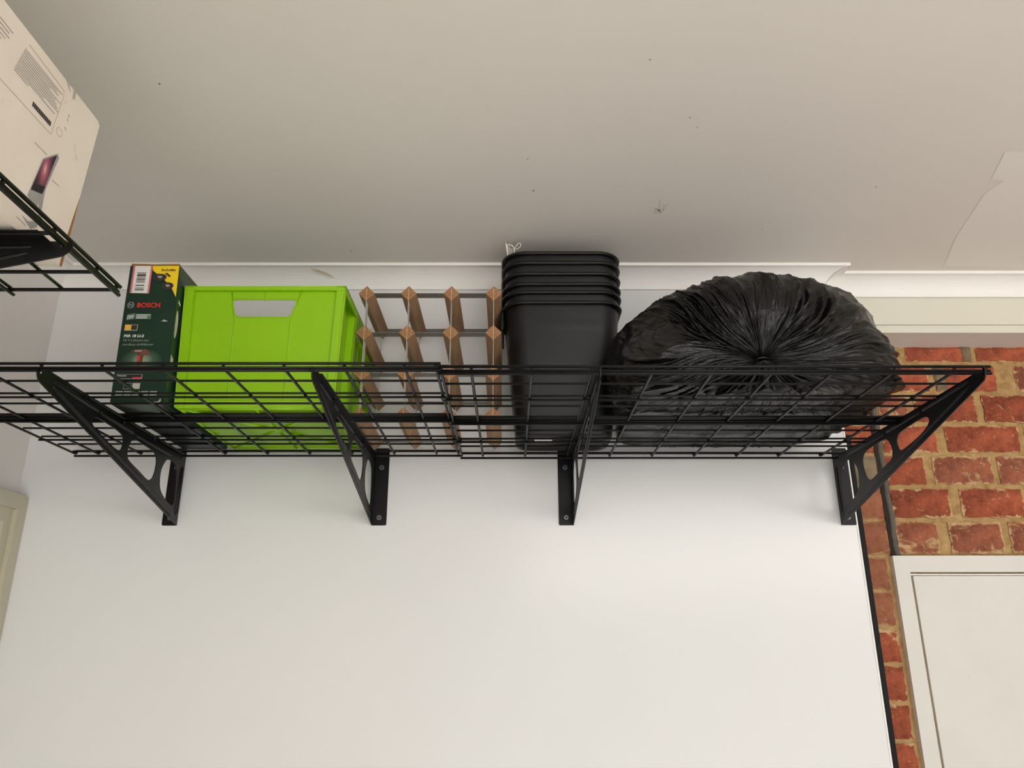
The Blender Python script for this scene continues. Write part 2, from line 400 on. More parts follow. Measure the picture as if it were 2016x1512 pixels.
# -------------------------------------------------------------- brickwork
brickwall = thing('wall_back_right', None, None, ((XW + XR) / 2, YB, ZF), kind='structure')
MB().box(XW - 0.0, XR, YB + 0.0045, YB + 0.2, ZF, 0.80).build('mortar', 'mortar', brickwall)
def brick_mesh(wd, ht, seed, mat):
    """front face with a ragged outline, bulging slightly, and a skirt running back into the mortar"""
    nx, nz_ = max(8, int(wd / 0.011)), 6
    def edge(u, k): return 0.0042 * noise.noise(Vector((u * 55, seed * 3.7, k * 5.1))) + 0.0022 * noise.noise(Vector((u * 170, seed * 1.3, k * 9.1)))
    V = []; F = []
    for j in range(nz_ + 1):
        for i in range(nx + 1):
            fx, fz = i / nx, j / nz_; x = (fx - 0.5) * wd; z = (fz - 0.5) * ht
            x += edge(z, 1) * (1 - fx) + edge(z, 2) * fx; z += edge(x, 3) * (1 - fz) + edge(x, 4) * fz
            rim = i in (0, nx) or j in (0, nz_)
            V.append((x, -0.015 + (0.0032 if rim else 0.0) + 0.0016 * noise.noise(Vector((x * 40, z * 40, seed))), z))
    for j in range(nz_):
        for i in range(nx): a = j * (nx + 1) + i; F.append((a, a + 1, a + nx + 2, a + nx + 1))
    loop = [i for i in range(nx + 1)] + [(j + 1) * (nx + 1) - 1 for j in range(1, nz_ + 1)] + [nz_ * (nx + 1) + i for i in range(nx - 1, -1, -1)] + [j * (nx + 1) for j in range(nz_ - 1, 0, -1)]
    o = len(V); V += [(V[k][0] * 1.01, 0.015, V[k][2] * 1.02) for k in loop]; L = len(loop)
    for k in range(L): F.append((loop[(k + 1) % L], loop[k], o + k, o + (k + 1) % L))
    me = bpy.data.meshes.new('brick'); me.from_pydata(V, [], F); me.materials.append(M[mat]); me.update(); return me
def brick(x0, x1, z0, z1, mat, proud=0.0, seed=None):
    me = brick_mesh(x1 - x0, z1 - z0, seed if seed is not None else int((x0 * 977 + z0 * 7919) * 10) & 0xffff, mat)
    o = bpy.data.objects.new('brick', me); COL.objects.link(o); o.parent = brickwall
    o.location = ((x0 + x1) / 2 - (XW + XR) / 2, 0.015 - proud, (z0 + z1) / 2 - ZF)
JZ = [0.7927 + 0.003, 0.7428, 0.6556, 0.5699, 0.488, 0.4016, 0.3157, 0.2248]
ROW = [[(1.150, 1.328, 'brick_red'), (1.343, 1.52, 'brick_red'), (1.535, 1.72, 'brick_red')],
       [(1.048, 1.200, 'brick_red'), (1.2197, 1.3845, 'brick_red'), (1.4368, 1.60, 'brick_pale'), (1.62, 1.79, 'brick_red')],
       [(1.052, 1.1288, 'brick_pale'), (1.1486, 1.3131, 'brick_red'), (1.333, 1.4976, 'brick_red'), (1.515, 1.68, 'brick_pale')],
       [(1.050, 1.1912, 'brick_red'), (1.2186, 1.4123, 'brick_red'), (1.43, 1.60, 'brick_pale'), (1.62, 1.79, 'brick_red')],
       [(1.048, 1.147, 'brick_red'), (1.1702, 1.3246, 'brick_pale'), (1.3401, 1.50, 'brick_pale'), (1.52, 1.69, 'brick_red')],
       [(1.047, 1.1974, 'brick_red'), (1.2259, 1.3879, 'brick_red'), (1.40, 1.56, 'brick_red'), (1.58, 1.75, 'brick_red')],
       [(1.047, 1.1507, 'brick_pale'), (1.1808, 1.3159, 'brick_pale'), (1.3347, 1.49, 'brick_pale'), (1.51, 1.68, 'brick_red')]]
for k, row in enumerate(ROW):
    zt, zb = JZ[k] - 0.006, JZ[k + 1] + 0.006
    x = row[-1][1] + 0.02
    while x < 2.7: row.append((x, x + 0.155 + 0.01 * ((k * 7 + len(row)) % 3), ('brick_red', 'brick_pale', 'brick_red')[(k + len(row)) % 3])); x = row[-1][1] + 0.02
    for (a, b, mt) in row: brick(a, b, zb, zt, mt, random.uniform(0, 0.003))
brick(1.302, 1.329, JZ[1] + 0.006, JZ[0] - 0.006, 'brick_grey', 0.0042, 5)
brick(1.2185, 1.245, JZ[2] + 0.006, JZ[1] - 0.006, 'brick_grey', 0.0042, 6)
# narrow pier of cut bricks between board and groove
strip = ['brick_brown', 'brick_brown', 'brick_brown', 'brick_red', 'brick_grey', 'brick_brown', 'brick_brown', 'brick_brown', 'brick_brown', 'brick_red', 'brick_red', 'brick_red', 'brick_red', 'brick_red', 'brick_brown']
JS = JZ + [0.2248 - 0.0855 * k for k in range(1, 12)]
for k in range(len(JS) - 1):
    mt = strip[k] if k < len(strip) else 'brick_red'
    xr = 1.026 if JS[k] > 0.23 else 1.013 
    brick(XW + 0.004, xr - 0.002, JS[k + 1] + 0.0045, JS[k] - 0.0045, mt, random.uniform(-0.001, 0.002), 100 + k)
# expansion joint: dark gap and grey sealant bead
jm = MB()
jm.tube([(1.0395 + 0.0015 * math.sin(k * 1.7), YB + 0.0015, 0.79 - k * 0.0297) for k in range(20)], 0.0075, 7)
jm.build('trim_7', 'sealant', kind='structure')
MB().box(1.0235, 1.0345, YB - 0.0005, YB + 0.02, 0.19, 0.79).build('trim_8', 'dark', kind='structure')

# -------------------------------------------------------------- right door (white, flush in the brickwork)
YD = 0.138
door = thing('door_1', None, None, (1.3, YD, ZF), kind='structure')
X0, X1, ZT = 1.0215, 1.95, 0.2245
XI, ZI = X0 + 0.0375, ZT - 0.0400
fr = MB()
fr.prism(fillet([(X0, ZF), (X0, ZT), (X1, ZT), (X1, ZF)], 0.0), [], lambda a, b, t: (a, t, b), YD + 0.014, YB + 0.06)
fr.v = []; fr.f = []; fr.mi = []; fr.sm = []
def framebar(mb, pts, y0, y1): mb.prism(pts, [], lambda a, b, t: (a, t, b), y0, y1)
framebar(fr, [(X0 - .006, ZF), (X0, ZT), (XI, ZI), (XI - .002, ZF)], YD, YB + 0.06)
framebar(fr, [(X0, ZT), (X1, ZT), (X1 - 0.0375, ZI), (XI, ZI)], YD, YB + 0.06)
framebar(fr, [(X1 - 0.0375, ZF), (X1 - 0.0375, ZI), (X1, ZT), (X1, ZF)], YD, YB + 0.06)
fr.build('door_frame', 'doorwhite', door)
MB().box(XI - 0.004, X1 - 0.03, YD + 0.022, YB + 0.05, ZF, ZI + 0.01).build('door_rebate', 'dark', door)
MB().bbox(XI + 0.0085, X1 - 0.043, YD + 0.006, YB + 0.045, ZF + 0.006, ZI - 0.0085, 0.0015).build('door_slab', 'doorwhite', door)
MB().box(XI + 0.001, X1 - 0.04, YD + 0.008, YB + 0.04, ZI - 0.0072, ZI - 0.0038).build('head_stop', 'white_trim', door)

# -------------------------------------------------------------- left door (cream architrave on the left wall beside the corner)
ld = thing('door_2', None, None, (-1.09, -0.4, ZF), kind='structure')
ar = MB()
ZL = 0.3465
# backband, bead and flat as stepped frames running up and over
def lframe(mb, y0, y1, xface, ztop, zin, Yfar=-0.98):
    # (depth along -Y from corner) outer y0 -> inner y1, top from ztop down to zin
    out = [(y0, ZF), (y0, ztop), (Yfar - y0, ztop), (Yfar - y0, ZF), (Yfar - y1, ZF), (Yfar - y1, zin), (y1, zin), (y1, ZF)]
    mb.prism(fillet(out, [0, 0.006, 0.006, 0, 0, 0, 0, 0]) if y0 > -0.01 else out, [], lambda a, b, t: (t, a, b), -1.1055, xface)
lframe(ar, -0.0015, -0.034, -1.078, ZL, ZL - 0.034)
lframe(ar, -0.034, -0.060, -1.0885, ZL - 0.032, ZL - 0.064)
ar.build('architrave', 'architrave', ld)
MB().prism([(-0.060, ZF), (-0.060, ZL - .064), (-0.92, ZL - .064), (-0.92, ZF)], [], lambda a, b, t: (t, a, b), -1.1055, -1.1000).build('door_slab', 'cream', ld)

# ================================================================== WIRE SHELVING
S = 0.1005
def shelf(name, label, group, xf, n0x, c, x0, x1, org):
    """xf maps local (x along, y depth from wall (negative out), z) -> scene; c = z of the cross wires"""
    root = thing(name, label, 'shelf', org, group)
    def wire(nm, pts, r):
        MB().tube([xf(*p) for p in pts], r, 8).build(nm, 'powder', root)
    xs = [x0] + [n0x + k * S for k in range(9)] + [x1]
    for x in xs:   # cross wires, ends turned up to the lip
        wire('cross_wire', [(x, -0.029, c + 0.006), (x, -0.0300, c + 0.0015), (x, -0.034, c), (x, -0.60, c), (x, -0.622, c), (x, -0.6262, c + 0.0012), (x, -0.6275, c + 0.0055)], 0.0027)
    e0, e1 = x0 - 0.0035, x1 + 0.0075
    for y in (-0.550, -0.418, -0.244, -0.109): wire('long_wire', [(e0 + .003, y, c + 0.0043), (e1 - .004, y, c + 0.0043)], 0.0022)
    for y in (-0.480, -0.176):
        wire('long_wire', [(e0 + .003, y, c + 0.0043), (e1 - .004, y, c + 0.0043)], 0.0022)
        wire('brace_wire', [(e0, y - 0.003, c - 0.0043), (e1, y - 0.003, c - 0.0043)], 0.0023)
    for y, z in ((-0.6285, 0.0074), (-0.6285, -0.0048), (-0.6265, 0.0004)): wire('edge_rail', [(e0, y, c + z), (e1, y, c + z)], 0.0027)
    for y, z in ((-0.344, 0.0045), (-0.334, 0.0045), (-0.3240, 0.0045), (-0.3260, 0.0000), (-0.3255, -0.0047)): wire('centre_rail', [(e0, y, c + z), (e1, y, c + z)], 0.0028)
    for y, z in ((-0.0275, 0.0085), (-0.0305, -0.0045), (-0.040, 0.0045)): wire('edge_rail', [(e0, y, c + z), (e1, y, c + z)], 0.0026)
    return root
ident = lambda x, y, z: (x, y, z)
CR, CL, CS = 0.4392, 0.4448, 0.4716
shelf('wire_shelf', 'black wire shelf panel holding the bin stack and the garbage bag', 'black wire shelf panels', ident, 0.0, CR, -0.0500, 0.8550, (0.40, -0.02, CR))
shelf('wire_shelf', 'black wire shelf panel holding the drill box and the lime green crate', 'black wire shelf panels', ident, -0.9143, CL, -0.9690, -0.0585, (-0.51, -0.02, CL))
XL = -1.106
lxf = lambda x, y, z: (XL - y, x, z)
shelf('wire_shelf', 'black wire shelf panel on the left wall carrying the white computer box', 'black wire shelf panels', lxf, -0.9215 - 8 * S, CS, -0.9215 - 8.5 * S, -0.8680, (XL + 0.02, -1.35, CS))

# brackets: arm in the depth/height plane, wall plate to one side
def bracket(label, xa, side, xf, top, org, group='black steel shelf brackets', fl=0.012, ext=0.0, rr=1.0, skew=0.0):
    """xa = arm position along the wall; side = +1 if the wall plate extends to +x"""
    root = thing('shelf_bracket', label, 'bracket', org, group)
    dz = top - 0.4405; TE = 0.4405 + ext
    xf0 = xf; xf = (lambda x, y, z: xf0(x + skew * max(0, -y) / 0.63, y, z))
    def LZ(y): return 0.2795 + (-y) * 0.2255
    outline = [(-0.0005, 0.2795), (-0.6225, LZ(-0.6225) - 0.001)]
    outline += [(-0.6300, 0.4210), (-0.6365, 0.4265), (-0.6395, 0.4340), (-0.6395, 0.4405), (-0.6345, 0.4445), (-0.6325, 0.4335), (-0.6245, 0.4335), (-0.6235, TE)]
    for yn in (-0.483, -0.3255, -0.179, -0.0305):
        outline += [(yn - 0.0038, TE), (yn - 0.0032, 0.4325), (yn + 0.0032, 0.4325), (yn + 0.0038, TE)]
    outline += [(-0.0005, TE)]
    A = smooth_loop([(-0.040, 0.3215), (-0.034, 0.330), (-0.0355, 0.3585), (-0.0425, 0.398), (-0.054, 0.411), (-0.072, 0.4165), (-0.093, 0.4165), (-0.110, 0.409), (-0.126, 0.385), (-0.1245, 0.359), (-0.114, 0.341), (-0.086, 0.3275), (-0.052, 0.3195)][::-1])
    B = smooth_loop([(-0.170, 0.354), (-0.1590, 0.3662), (-0.1545, 0.389), (-0.1600, 0.406), (-0.180, 0.4145), (-0.2164, 0.4165), (-0.262, 0.4175), (-0.282, 0.412), (-0.2926, 0.397), (-0.2935, 0.382), (-0.2824, 0.3700), (-0.2300, 0.3590), (-0.188, 0.350)])
    Cc = smooth_loop([(-0.319, 0.388), (-0.318, 0.4005), (-0.328, 0.4115), (-0.362, 0.4155), (-0.426, 0.4170), (-0.446, 0.4125), (-0.4475, 0.4035), (-0.430, 0.3940), (-0.394, 0.3855), (-0.340, 0.3785), (-0.326, 0.3800)])
    T = 0.0022
    sgn = side
    arm = MB()
    arm.prism(outline, [A, B, Cc], lambda a, b, t: xf(xa + t, a, b + dz), 0.0, sgn * T)
    arm.build('arm', 'powder', root)
    ys = [-0.612, -0.487, -0.479, -0.3295, -0.3215, -0.183, -0.175, -0.0345]
    fm = MB()
    for k in range(0, 8, 2):
        y0, y1 = ys[k], ys[k + 1]; a0, a1 = sorted((xa, xa + sgn * fl))
        ps = [xf(x, y, z + dz) for z in (0.4389, 0.4404) for y in (y0, y1) for x in (a0, a1)]
        fm.add(ps, [(0, 2, 3, 1), (4, 5, 7, 6), (0, 1, 5, 4), (2, 6, 7, 3), (0, 4, 6, 2), (1, 3, 7, 5)])
    fm.build('top_flange', 'powder', root)
    def rib(pts, r):
        mb = MB(); mb.tube([xf(xa + sgn * T / 2, y, z + dz) for y, z in pts], [r * 0.3] + [r] * (len(pts) - 2) + [r * 0.3], 8); mb.build('stiffening_rib', 'powder', root)
    q = 0.0031 * rr
    rib([(-0.592, 0.4335), (-0.585, 0.4330), (-0.435, 0.4300), (-0.430, 0.4300)], q)
    rib([(-0.424, 0.4300), (-0.418, 0.4295), (-0.285, 0.4280), (-0.280, 0.4280)], q)
    rib([(-0.274, 0.4280), (-0.268, 0.4275), (-0.088, 0.4270), (-0.082, 0.4270)], q)
    rib([(-0.590, LZ(-0.59) + 0.013), (-0.575, LZ(-0.575) + 0.0125), (-0.045, LZ(-0.045) + 0.011), (-0.030, LZ(-0.03) + 0.011)], q * 1.15)
    rib([(-0.0155, 0.302), (-0.0155, 0.312), (-0.0155, 0.412), (-0.0155, 0.420)], q)
    for yn in (-0.483, -0.179):   # little folded tongue that holds the brace wire
        tb = MB(); pp = [(yn - 0.001, 0.4400), (yn - 0.0005, 0.4300), (yn + 0.004, 0.4240), (yn + 0.010, 0.4235)]
        tb.tube([xf(xa + sgn * 0.0045, y, z + dz) for y, z in pp], 0.0014, 6); tb.build('wire_hook', 'powder', root)
    plate = MB(); wd = 0.0352
    a0, a1 = (xa, xa + wd) if side > 0 else (xa - wd, xa)
    r0 = [0.0, 0.004, 0.0, 0.004] if side > 0 else [0.004, 0.0, 0.004, 0.0]
    pl = fillet([(a0, 0.2795), (a1, 0.2795), (a1, 0.4655), (a0, 0.4655)], [0.0005 if side > 0 else 0.004, 0.004 if side > 0 else 0.0005, 0.004, 0.004])
    hs = []
    for zh in (0.2978, 0.4180):
        xh = xa + side * 0.0175
        hs.append((xh, zh))
    plate.prism(pl, [], lambda a, b, t: xf(a, t, b + dz), -0.0004, -0.0026)
    plate.build('wall_plate', 'powder', root)
    for k, (xh, zh) in enumerate(hs):
        sc = MB(); n = 20
        def ring(r, y): return [xf(xh + r * math.cos(2 * math.pi * i / n), y, zh + dz + r * math.sin(2 * math.pi * i / n)) for i in range(n)]
        sc.loft([ring(0.0062, -0.0026), ring(0.0062, -0.0034), ring(0.0052, -0.0042), ring(0.0024, -0.0042), ring(0.0022, -0.0030)], cap1=True, smooth=False)
        s1 = sc.build('screw', 'steel', root)
        dk = MB(); dk.loft([ring(0.0023, -0.0029), ring(0.0023, -0.0034)], cap1=True, smooth=False); dk.build('socket', 'ink', s1)
    return root
TB = 0.4405
bracket('black steel bracket under the green drill box, leftmost under the long shelf', -0.719, -1, ident, TB, (-0.73, 0, 0.28), ext=0.0065, rr=1.7, skew=0.009)
bracket('black steel bracket under the lime crate beside the wine rack', -0.262, 1, ident, TB, (-0.25, 0, 0.28), ext=0.0065)
bracket('black steel bracket seen edge-on between the bin stack and the garbage bag', 0.2146, -1, ident, TB, (0.20, 0, 0.28))
bracket('black steel bracket at the right end of the board, in front of the bricks', 0.8453, 1, ident, TB, (0.86, 0, 0.28))
bracket('black steel bracket arm below the white computer box on the left wall', -1.000, -1, lxf, 0.4716, (XL, -1.01, 0.31), fl=0.030)

# cable ties joining the two panels
for (y, lab) in ((-0.480, 'black cable tie joining the shelf panels near their front edge'), (-0.325, 'black cable tie joining the shelf panels at their centre rail'), (-0.177, 'black cable tie joining the shelf panels near their back edge')):
    t = thing('cable_tie', lab, 'cable tie', (-0.054, y, 0.441), 'cable ties between the shelf panels')
    n = 14; lp = [(-0.0543 + 0.0078 * math.cos(2 * math.pi * k / n), y + 0.001 * math.sin(4 * math.pi * k / n), 0.4420 + 0.0085 * math.sin(2 * math.pi * k / n)) for k in range(n)]
    MB().tube(lp, 0.0011, 6, closed=True).build('strap', 'rubber', t)
    MB().tube([(-0.048, y, 0.437), (-0.043, y - 0.002, 0.4385), (-0.039, y - 0.006, 0.444)], 0.0011, 6).build('tail', 'rubber', t)
    MB().bbox(-0.051, -0.046, y - 0.0028, y + 0.0028, 0.4340, 0.4385, 0.0006).build('head', 'rubber', t)

# ================================================================== CRATE (lime green)
ZS = CL + 0.0043 + 0.0019 + 0.0004
def crate():
    x0, x1, y0, y1, z0, z1 = -0.6065, -0.2735, -0.386, -0.030, ZS, 0.7135
    cx, cy = (x0 + x1) / 2, (y0 + y1) / 2
    root = thing('storage_crate', 'lime green plastic crate with a cut-out handle, between drill box and wine rack', 'crate', (cx, cy, z0))
    def tp(p):
        t = (p[2] - z0) / (z1 - z0); k = 0.945 + 0.055 * t
        return (cx - 0.000 + (p[0] - cx) * k, cy + (p[1] - cy) * k, p[2])
    def B(mb, name, label=None):
        mb.v = [tp(v) for v in mb.v]; return mb.build(name, 'green', root, label)
    # front and back walls: recessed panel with handle hole
    hole_u = fillet([(-0.5100, 0.6870), (-0.3735, 0.6870), (-0.3850, 0.6475), (-0.4995, 0.6475)], 0.010, 5)
    for nm, yo, sg in (('front_wall', y0, 1), ('back_wall', y1, -1)):
        mb = MB()
        mb.prism([(x0 + 0.002, z0 + 0.004), (x1 - 0.002, z0 + 0.004), (x1 - 0.002, z1 - 0.002), (x0 + 0.002, z1 - 0.002)], [hole_u[::-1]], lambda a, b, t: (a, t, b), yo + sg * 0.009, yo + sg * 0.0115)
        # border flanges
        mb.bbox(x0, x1, min(yo, yo + sg * .010), max(yo, yo + sg * .010), z1 - 0.0095, z1, 0.0012)
        for a in (x0, x1 - 0.0028): mb.bbox(a, a + 0.0028, min(yo, yo + sg * .010), max(yo, yo + sg * .010), z0 + 0.010, z1 - 0.008, 0.0008)
        mb.bbox(x0, x1, min(yo + sg * 0.004, yo + sg * .011), max(yo + sg * 0.004, yo + sg * .011), z0 + 0.003, z0 + 0.018, 0.001)
        # ribs running down from the handle
        for pts in ([(-0.5110, 0.7055), (-0.5045, 0.665), (-0.5000, 0.640), (-0.5010, z0 + 0.012)], [(-0.3665, 0.7055), (-0.3790, 0.660), (-0.3835, 0.640), (-0.3835, z0 + 0.012)], [(-0.4410, 0.7055), (-0.4413, 0.6845)]):
            mb.tube([(a, yo + sg * 0.009, b) for a, b in pts], 0.0016, 6)
        # lip around the handle hole
        hl = [(a, yo + sg * 0.0085, b) for a, b in hole_u]
        mb.tube(hl, 0.0016, 6, closed=True)
        B(mb, nm)
    # side walls: deep recess, slotted, with posts
    for nm, xo, sg in (('side_wall', x1, -1), ('side_wall', x0, 1)):
        mb = MB(); rec = 0.018
        def oval(yc, zc, w, h): return fillet([(yc - w, zc - h), (yc + w, zc - h), (yc + w, zc + h), (yc - w, zc + h)], w * 0.95, 5)
        holes = [oval(-0.330, 0.655, 0.017, 0.030), oval(-0.322, 0.565, 0.013, 0.035), oval(-0.322, 0.490, 0.013, 0.018),
                 oval(-0.168, 0.655, 0.017, 0.030), oval(-0.155, 0.560, 0.013, 0.035), oval(-0.085, 0.655, 0.017, 0.030), oval(-0.09, 0.555, 0.013, 0.035), oval(-0.155, 0.490, 0.013, 0.018), oval(-0.235, 0.49, 0.013, 0.018)]
        mb.prism([(y0 + 0.006, z0 + 0.004), (y1 - 0.006, z0 + 0.004), (y1 - 0.006, z1 - 0.002), (y0 + 0.006, z1 - 0.002)], [h[::-1] for h in holes], lambda a, b, t: (t, a, b), xo + sg * rec, xo + sg * (rec + 0.0025))
        mb.box(min(xo, xo + sg * (rec + .002)), max(xo, xo + sg * (rec + .002)), y0, y1, z1 - 0.003, z1)
        mb.box(min(xo, xo + sg * .0025), max(xo, xo + sg * .0025), y0, y1, z1 - 0.016, z1)
        for yy in (y0 + 0.002, -0.262, -0.214, -0.130, y1 - 0.005):
            mb.box(min(xo, xo + sg * (rec + .001)), max(xo, xo + sg * (rec + .001)), yy, yy + 0.0028, z0 + 0.004, z1 - 0.002)
        mb.box(min(xo + sg * .001, xo + sg * .0038), max(xo + sg * .001, xo + sg * .0038), -0.262, -0.214, z0 + 0.004, z1 - 0.002)
        mb.box(min(xo, xo + sg * (rec + .002)), max(xo, xo + sg * (rec + .002)), y0, y1, z0 + 0.004, z0 + 0.0065)
        B(mb, nm)
    # base with crossed ribs
    mb = MB(); e = 0.010
    mb.box(x0 + e, x1 - e, y0 + e, y1 - e, z0 + 0.0042, z0 + 0.0068)
    mb.add([(x0 + e, y0 + e, z0), (x1 - e, y0 + e, z0), (x1 - .001, y0 + .001, z0 + 0.010), (x0 + .001, y0 + .001, z0 + 0.010)], [(0, 1, 2, 3)])
    for a, b in (((x0 + e, y0 + e), (x1 - e, y1 - e)), ((x1 - e, y0 + e), (x0 + e, y1 - e)), ((cx, y0 + e), (cx, y1 - e)), ((x0 + e, y0 + e), (x1 - e, y0 + e)), ((x0 + e, y1 - e), (x1 - e, y1 - e)), ((x0 + e, y0 + e), (x0 + e, y1 - e)), ((x1 - e, y0 + e), (x1 - e, y1 - e))):
        mb.tube([(a[0], a[1], z0 + 0.0028), (b[0], b[1], z0 + 0.0028)], 0.0028, 6)
    B(mb, 'base')
crate()

# ================================================================== DRILL BOX
def text_mb(s, size, fn, mb, bold=0.0, mi=0, width=None, shear=0.0, thick=0.0002):
    cu = bpy.data.curves.new('t', 'FONT'); cu.body = s; cu.size = size; cu.offset = bold; cu.shear = shear; cu.resolution_u = 3; cu.fill_mode = 'FRONT'
    ob = bpy.data.objects.new('t', cu); COL.objects.link(ob)
    dg = bpy.context.evaluated_depsgraph_get(); me = bpy.data.meshes.new_from_object(ob.evaluated_get(dg))
    xs = [v.co.x for v in me.vertices] or [0, 1]; k = (width / (max(xs) - min(xs))) if width else 1.0; x0 = min(xs)
    mb.add([fn((v.co.x - x0) * k, v.co.y) for v in me.vertices], [tuple(p.vertices) for p in me.polygons], mi)
    bpy.data.objects.remove(ob, do_unlink=True); bpy.data.curves.remove(cu); bpy.data.meshes.remove(me)
    return mb
def drillbox():
    z0, z1 = ZS, 0.7470; yF, yBk = -0.410, -0.050
    # slight lean to the left at the top
    def X(x, z): return x - 0.0065 * (z - z0) / (z1 - z0)
    xl, xr = -0.7060, -0.6040
    root = thing('drill_box', 'tall dark green cordless drill carton with red lettering and a yellow corner', 'box', (-0.655, -0.23, z0))
    mb = MB()
    vs = [(X(x, z), y, z) for z in (z0, z1) for y in (yF, yBk) for x in (xl, xr)]
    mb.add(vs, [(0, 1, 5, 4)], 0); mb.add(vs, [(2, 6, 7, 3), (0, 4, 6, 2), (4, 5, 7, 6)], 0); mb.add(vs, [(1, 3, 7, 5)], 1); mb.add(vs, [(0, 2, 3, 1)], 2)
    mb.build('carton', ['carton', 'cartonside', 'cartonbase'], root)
    # lifted flap along the top front edge and lower front edge tape
    MB().prism([(xl + 0.003, 0), (xr - 0.001, 0.0005), (xr - 0.002, 0.004), (xl + 0.05, 0.003), (xl + 0.002, 0.0045)], [], lambda a, b, t: (X(a, z1), t, z1 + b), yF - 0.001, yF + 0.004).build('top_flap', 'cardboard', root, 'frayed brown cardboard edge')
    yP = yF - 0.0005
    def put(name, mat, pts, lift=0.0, label=None):
        m = MB(); m.prism(pts, [], lambda a, b, t: (a, yP - lift - t, b), 0, 0.00025); return m.build(name, mat, root, label)
    def rect(a, b, c, d): return [(a, c), (b, c), (b, d), (a, d)]
    put('printed_corner', 'yellow_ink', [(-0.6663, 0.7462), (-0.6122, 0.7464), (-0.6100, 0.6764), (-0.6175, 0.690), (-0.6230, 0.700), (-0.640, 0.716), (-0.6648, 0.7361)], 0, 'yellow corner with the word Includes')
    m = MB(); text_mb('Includes', 0.0085, lambda a, b: (-0.6475 + a, yP - 0.0006, 0.7345 + b), m, 0.0002, width=0.0290, shear=0.15); m.build('lettering', 'ink', root)
    # chargers
    for cx, cz, w, h in ((-0.6480, 0.7195, 0.0135, 0.0085), (-0.6295, 0.7000, 0.0115, 0.0085)):
        c = put('printed_charger', 'print_dark', smooth_loop([(cx - w, cz + h * .2), (cx - w * .5, cz + h), (cx + w * .5, cz + h * .9), (cx + w, cz + h * .3), (cx + w * .7, cz - h * .7), (cx, cz - h), (cx - w * .7, cz - h * .6)]), 0.0008)
        m = MB(); m.prism(smooth_loop([(cx - w * .4, cz + h * .3), (cx, cz + h * .5), (cx + w * .4, cz + h * .2), (cx, cz - h * .2)]), [], lambda a, b, t: (a, yP - 0.0011 - t, b), 0, 0.0002); m.build('print_highlight', 'silverprint', c)
    put('printed_charger', 'print_dark', [(-0.6395, 0.7290), (-0.634, 0.7300), (-0.6260, 0.7230), (-0.6290, 0.7205)], 0.0008)
    # barcode sticker
    stk = put('barcode_sticker', 'paper', [(-0.7056, 0.7462), (-0.6670, 0.7462), (-0.6657, 0.6846), (-0.7043, 0.6854)], 0.0003, 'white sticker with pink edges and a barcode')
    for (a, b) in ((-0.7056, -0.7018), (-0.6700, -0.6662)):
        m = MB(); m.prism([(a, .7462), (b, .7462), (b + .0013, .6850), (a + .0013, .6850)], [], lambda p, q, t: (p, yP - 0.0007 - t, q), 0, 0.0002); m.build('pink_edge', 'pink', stk)
    m = MB(); zc = 0.7310; rnd = random.Random(3)
    for hgt, gap in ((.0012, .0010), (.0010, .0012), (.0034, .0014), (.0009, .0013), (.0010, .0014), (.0020, .0016), (.0010, .0012), (.0012, .0014), (.0008, .0050), (.0020, .0040), (.0008, .0018), (.0018, .0010), (.0008, .001)):
        m.prism(rect(-0.6950, -0.6772, zc - hgt, zc), [], lambda p, q, t: (p, yP - 0.0007 - t, q), 0, 0.0002); zc -= hgt + gap
    m.build('barcode', 'ink', stk)
    # brand line: round emblem and name
    em = MB(); n = 28; ecx, ecz = -0.6978, 0.6588
    circ = lambda r: [(ecx + r * math.cos(2 * math.pi * k / n), ecz + r * 1.03 * math.sin(2 * math.pi * k / n)) for k in range(n)]
    em.prism(circ(0.0068), [circ(0.0056)[::-1]], lambda a, b, t: (a, yP - t, b), 0, 0.0003)
    for sx in (-1, 1):
        em.prism([(ecx + sx * 0.0022, ecz - 0.0040), (ecx + sx * 0.0036, ecz - 0.0030), (ecx + sx * 0.0036, ecz + 0.0030), (ecx + sx * 0.0022, ecz + 0.0040)][::sx], [], lambda a, b, t: (a, yP - t, b), 0, 0.0003)
    em.prism(rect(ecx - 0.0025, ecx + 0.0025, ecz - 0.0008, ecz + 0.0008), [], lambda a, b, t: (a, yP - t, b), 0, 0.0003)
    em.build('emblem', 'grey_ink', root)
    m = MB(); text_mb('BOSCH', 0.0135, lambda a, b: (-0.6850 + a, yP - 0.0003, 0.6540 + b), m, 0.0004, width=0.0460); m.build('lettering', 'red_ink', root, 'red lettering BOSCH')
    put('badge', 'greygreen_ink', [(-0.7022, 0.6255), (-0.6862, 0.6280), (-0.6862, 0.6412), (-0.7015, 0.6380)])
    m = MB(); text_mb('DIY', 0.0098, lambda a, b: (-0.7000 + a, yP - 0.0006, 0.6285 + b + a * 0.1), m, 0.0002, width=0.0130); m.build('lettering', 'white_ink', root)
    put('badge', 'greygreen_ink', rect(-0.6846, -0.6535, 0.6280, 0.6392))
    m = MB()
    for k in range(3): m.prism(rect(-0.6830, -0.6610 + 0.005 * (k == 2), 0.6296 + k * 0.0034, 0.6310 + k * 0.0034), [], lambda a, b, t: (a, yP - 0.0004 - t, b), 0, 0.0002)
    m.build('small_print', 'white_ink', root)
    put('badge_frame', 'white_ink', rect(-0.7020, -0.6770, 0.6035, 0.6160))
    put('badge', 'orange_ink', rect(-0.7014, -0.6894, 0.6040, 0.6155), 0.0004); put('badge', 'print_dark', rect(-0.6890, -0.6776, 0.6042, 0.6153), 0.0004)
    m = MB(); text_mb('PSR 18 LI-2', 0.0074, lambda a, b: (-0.7012 + a, yP - 0.0003, 0.5892 + b), m, 0.00025, width=0.0400, shear=0.12); m.build('lettering', 'white_ink', root, 'white lettering PSR 18 LI-2')
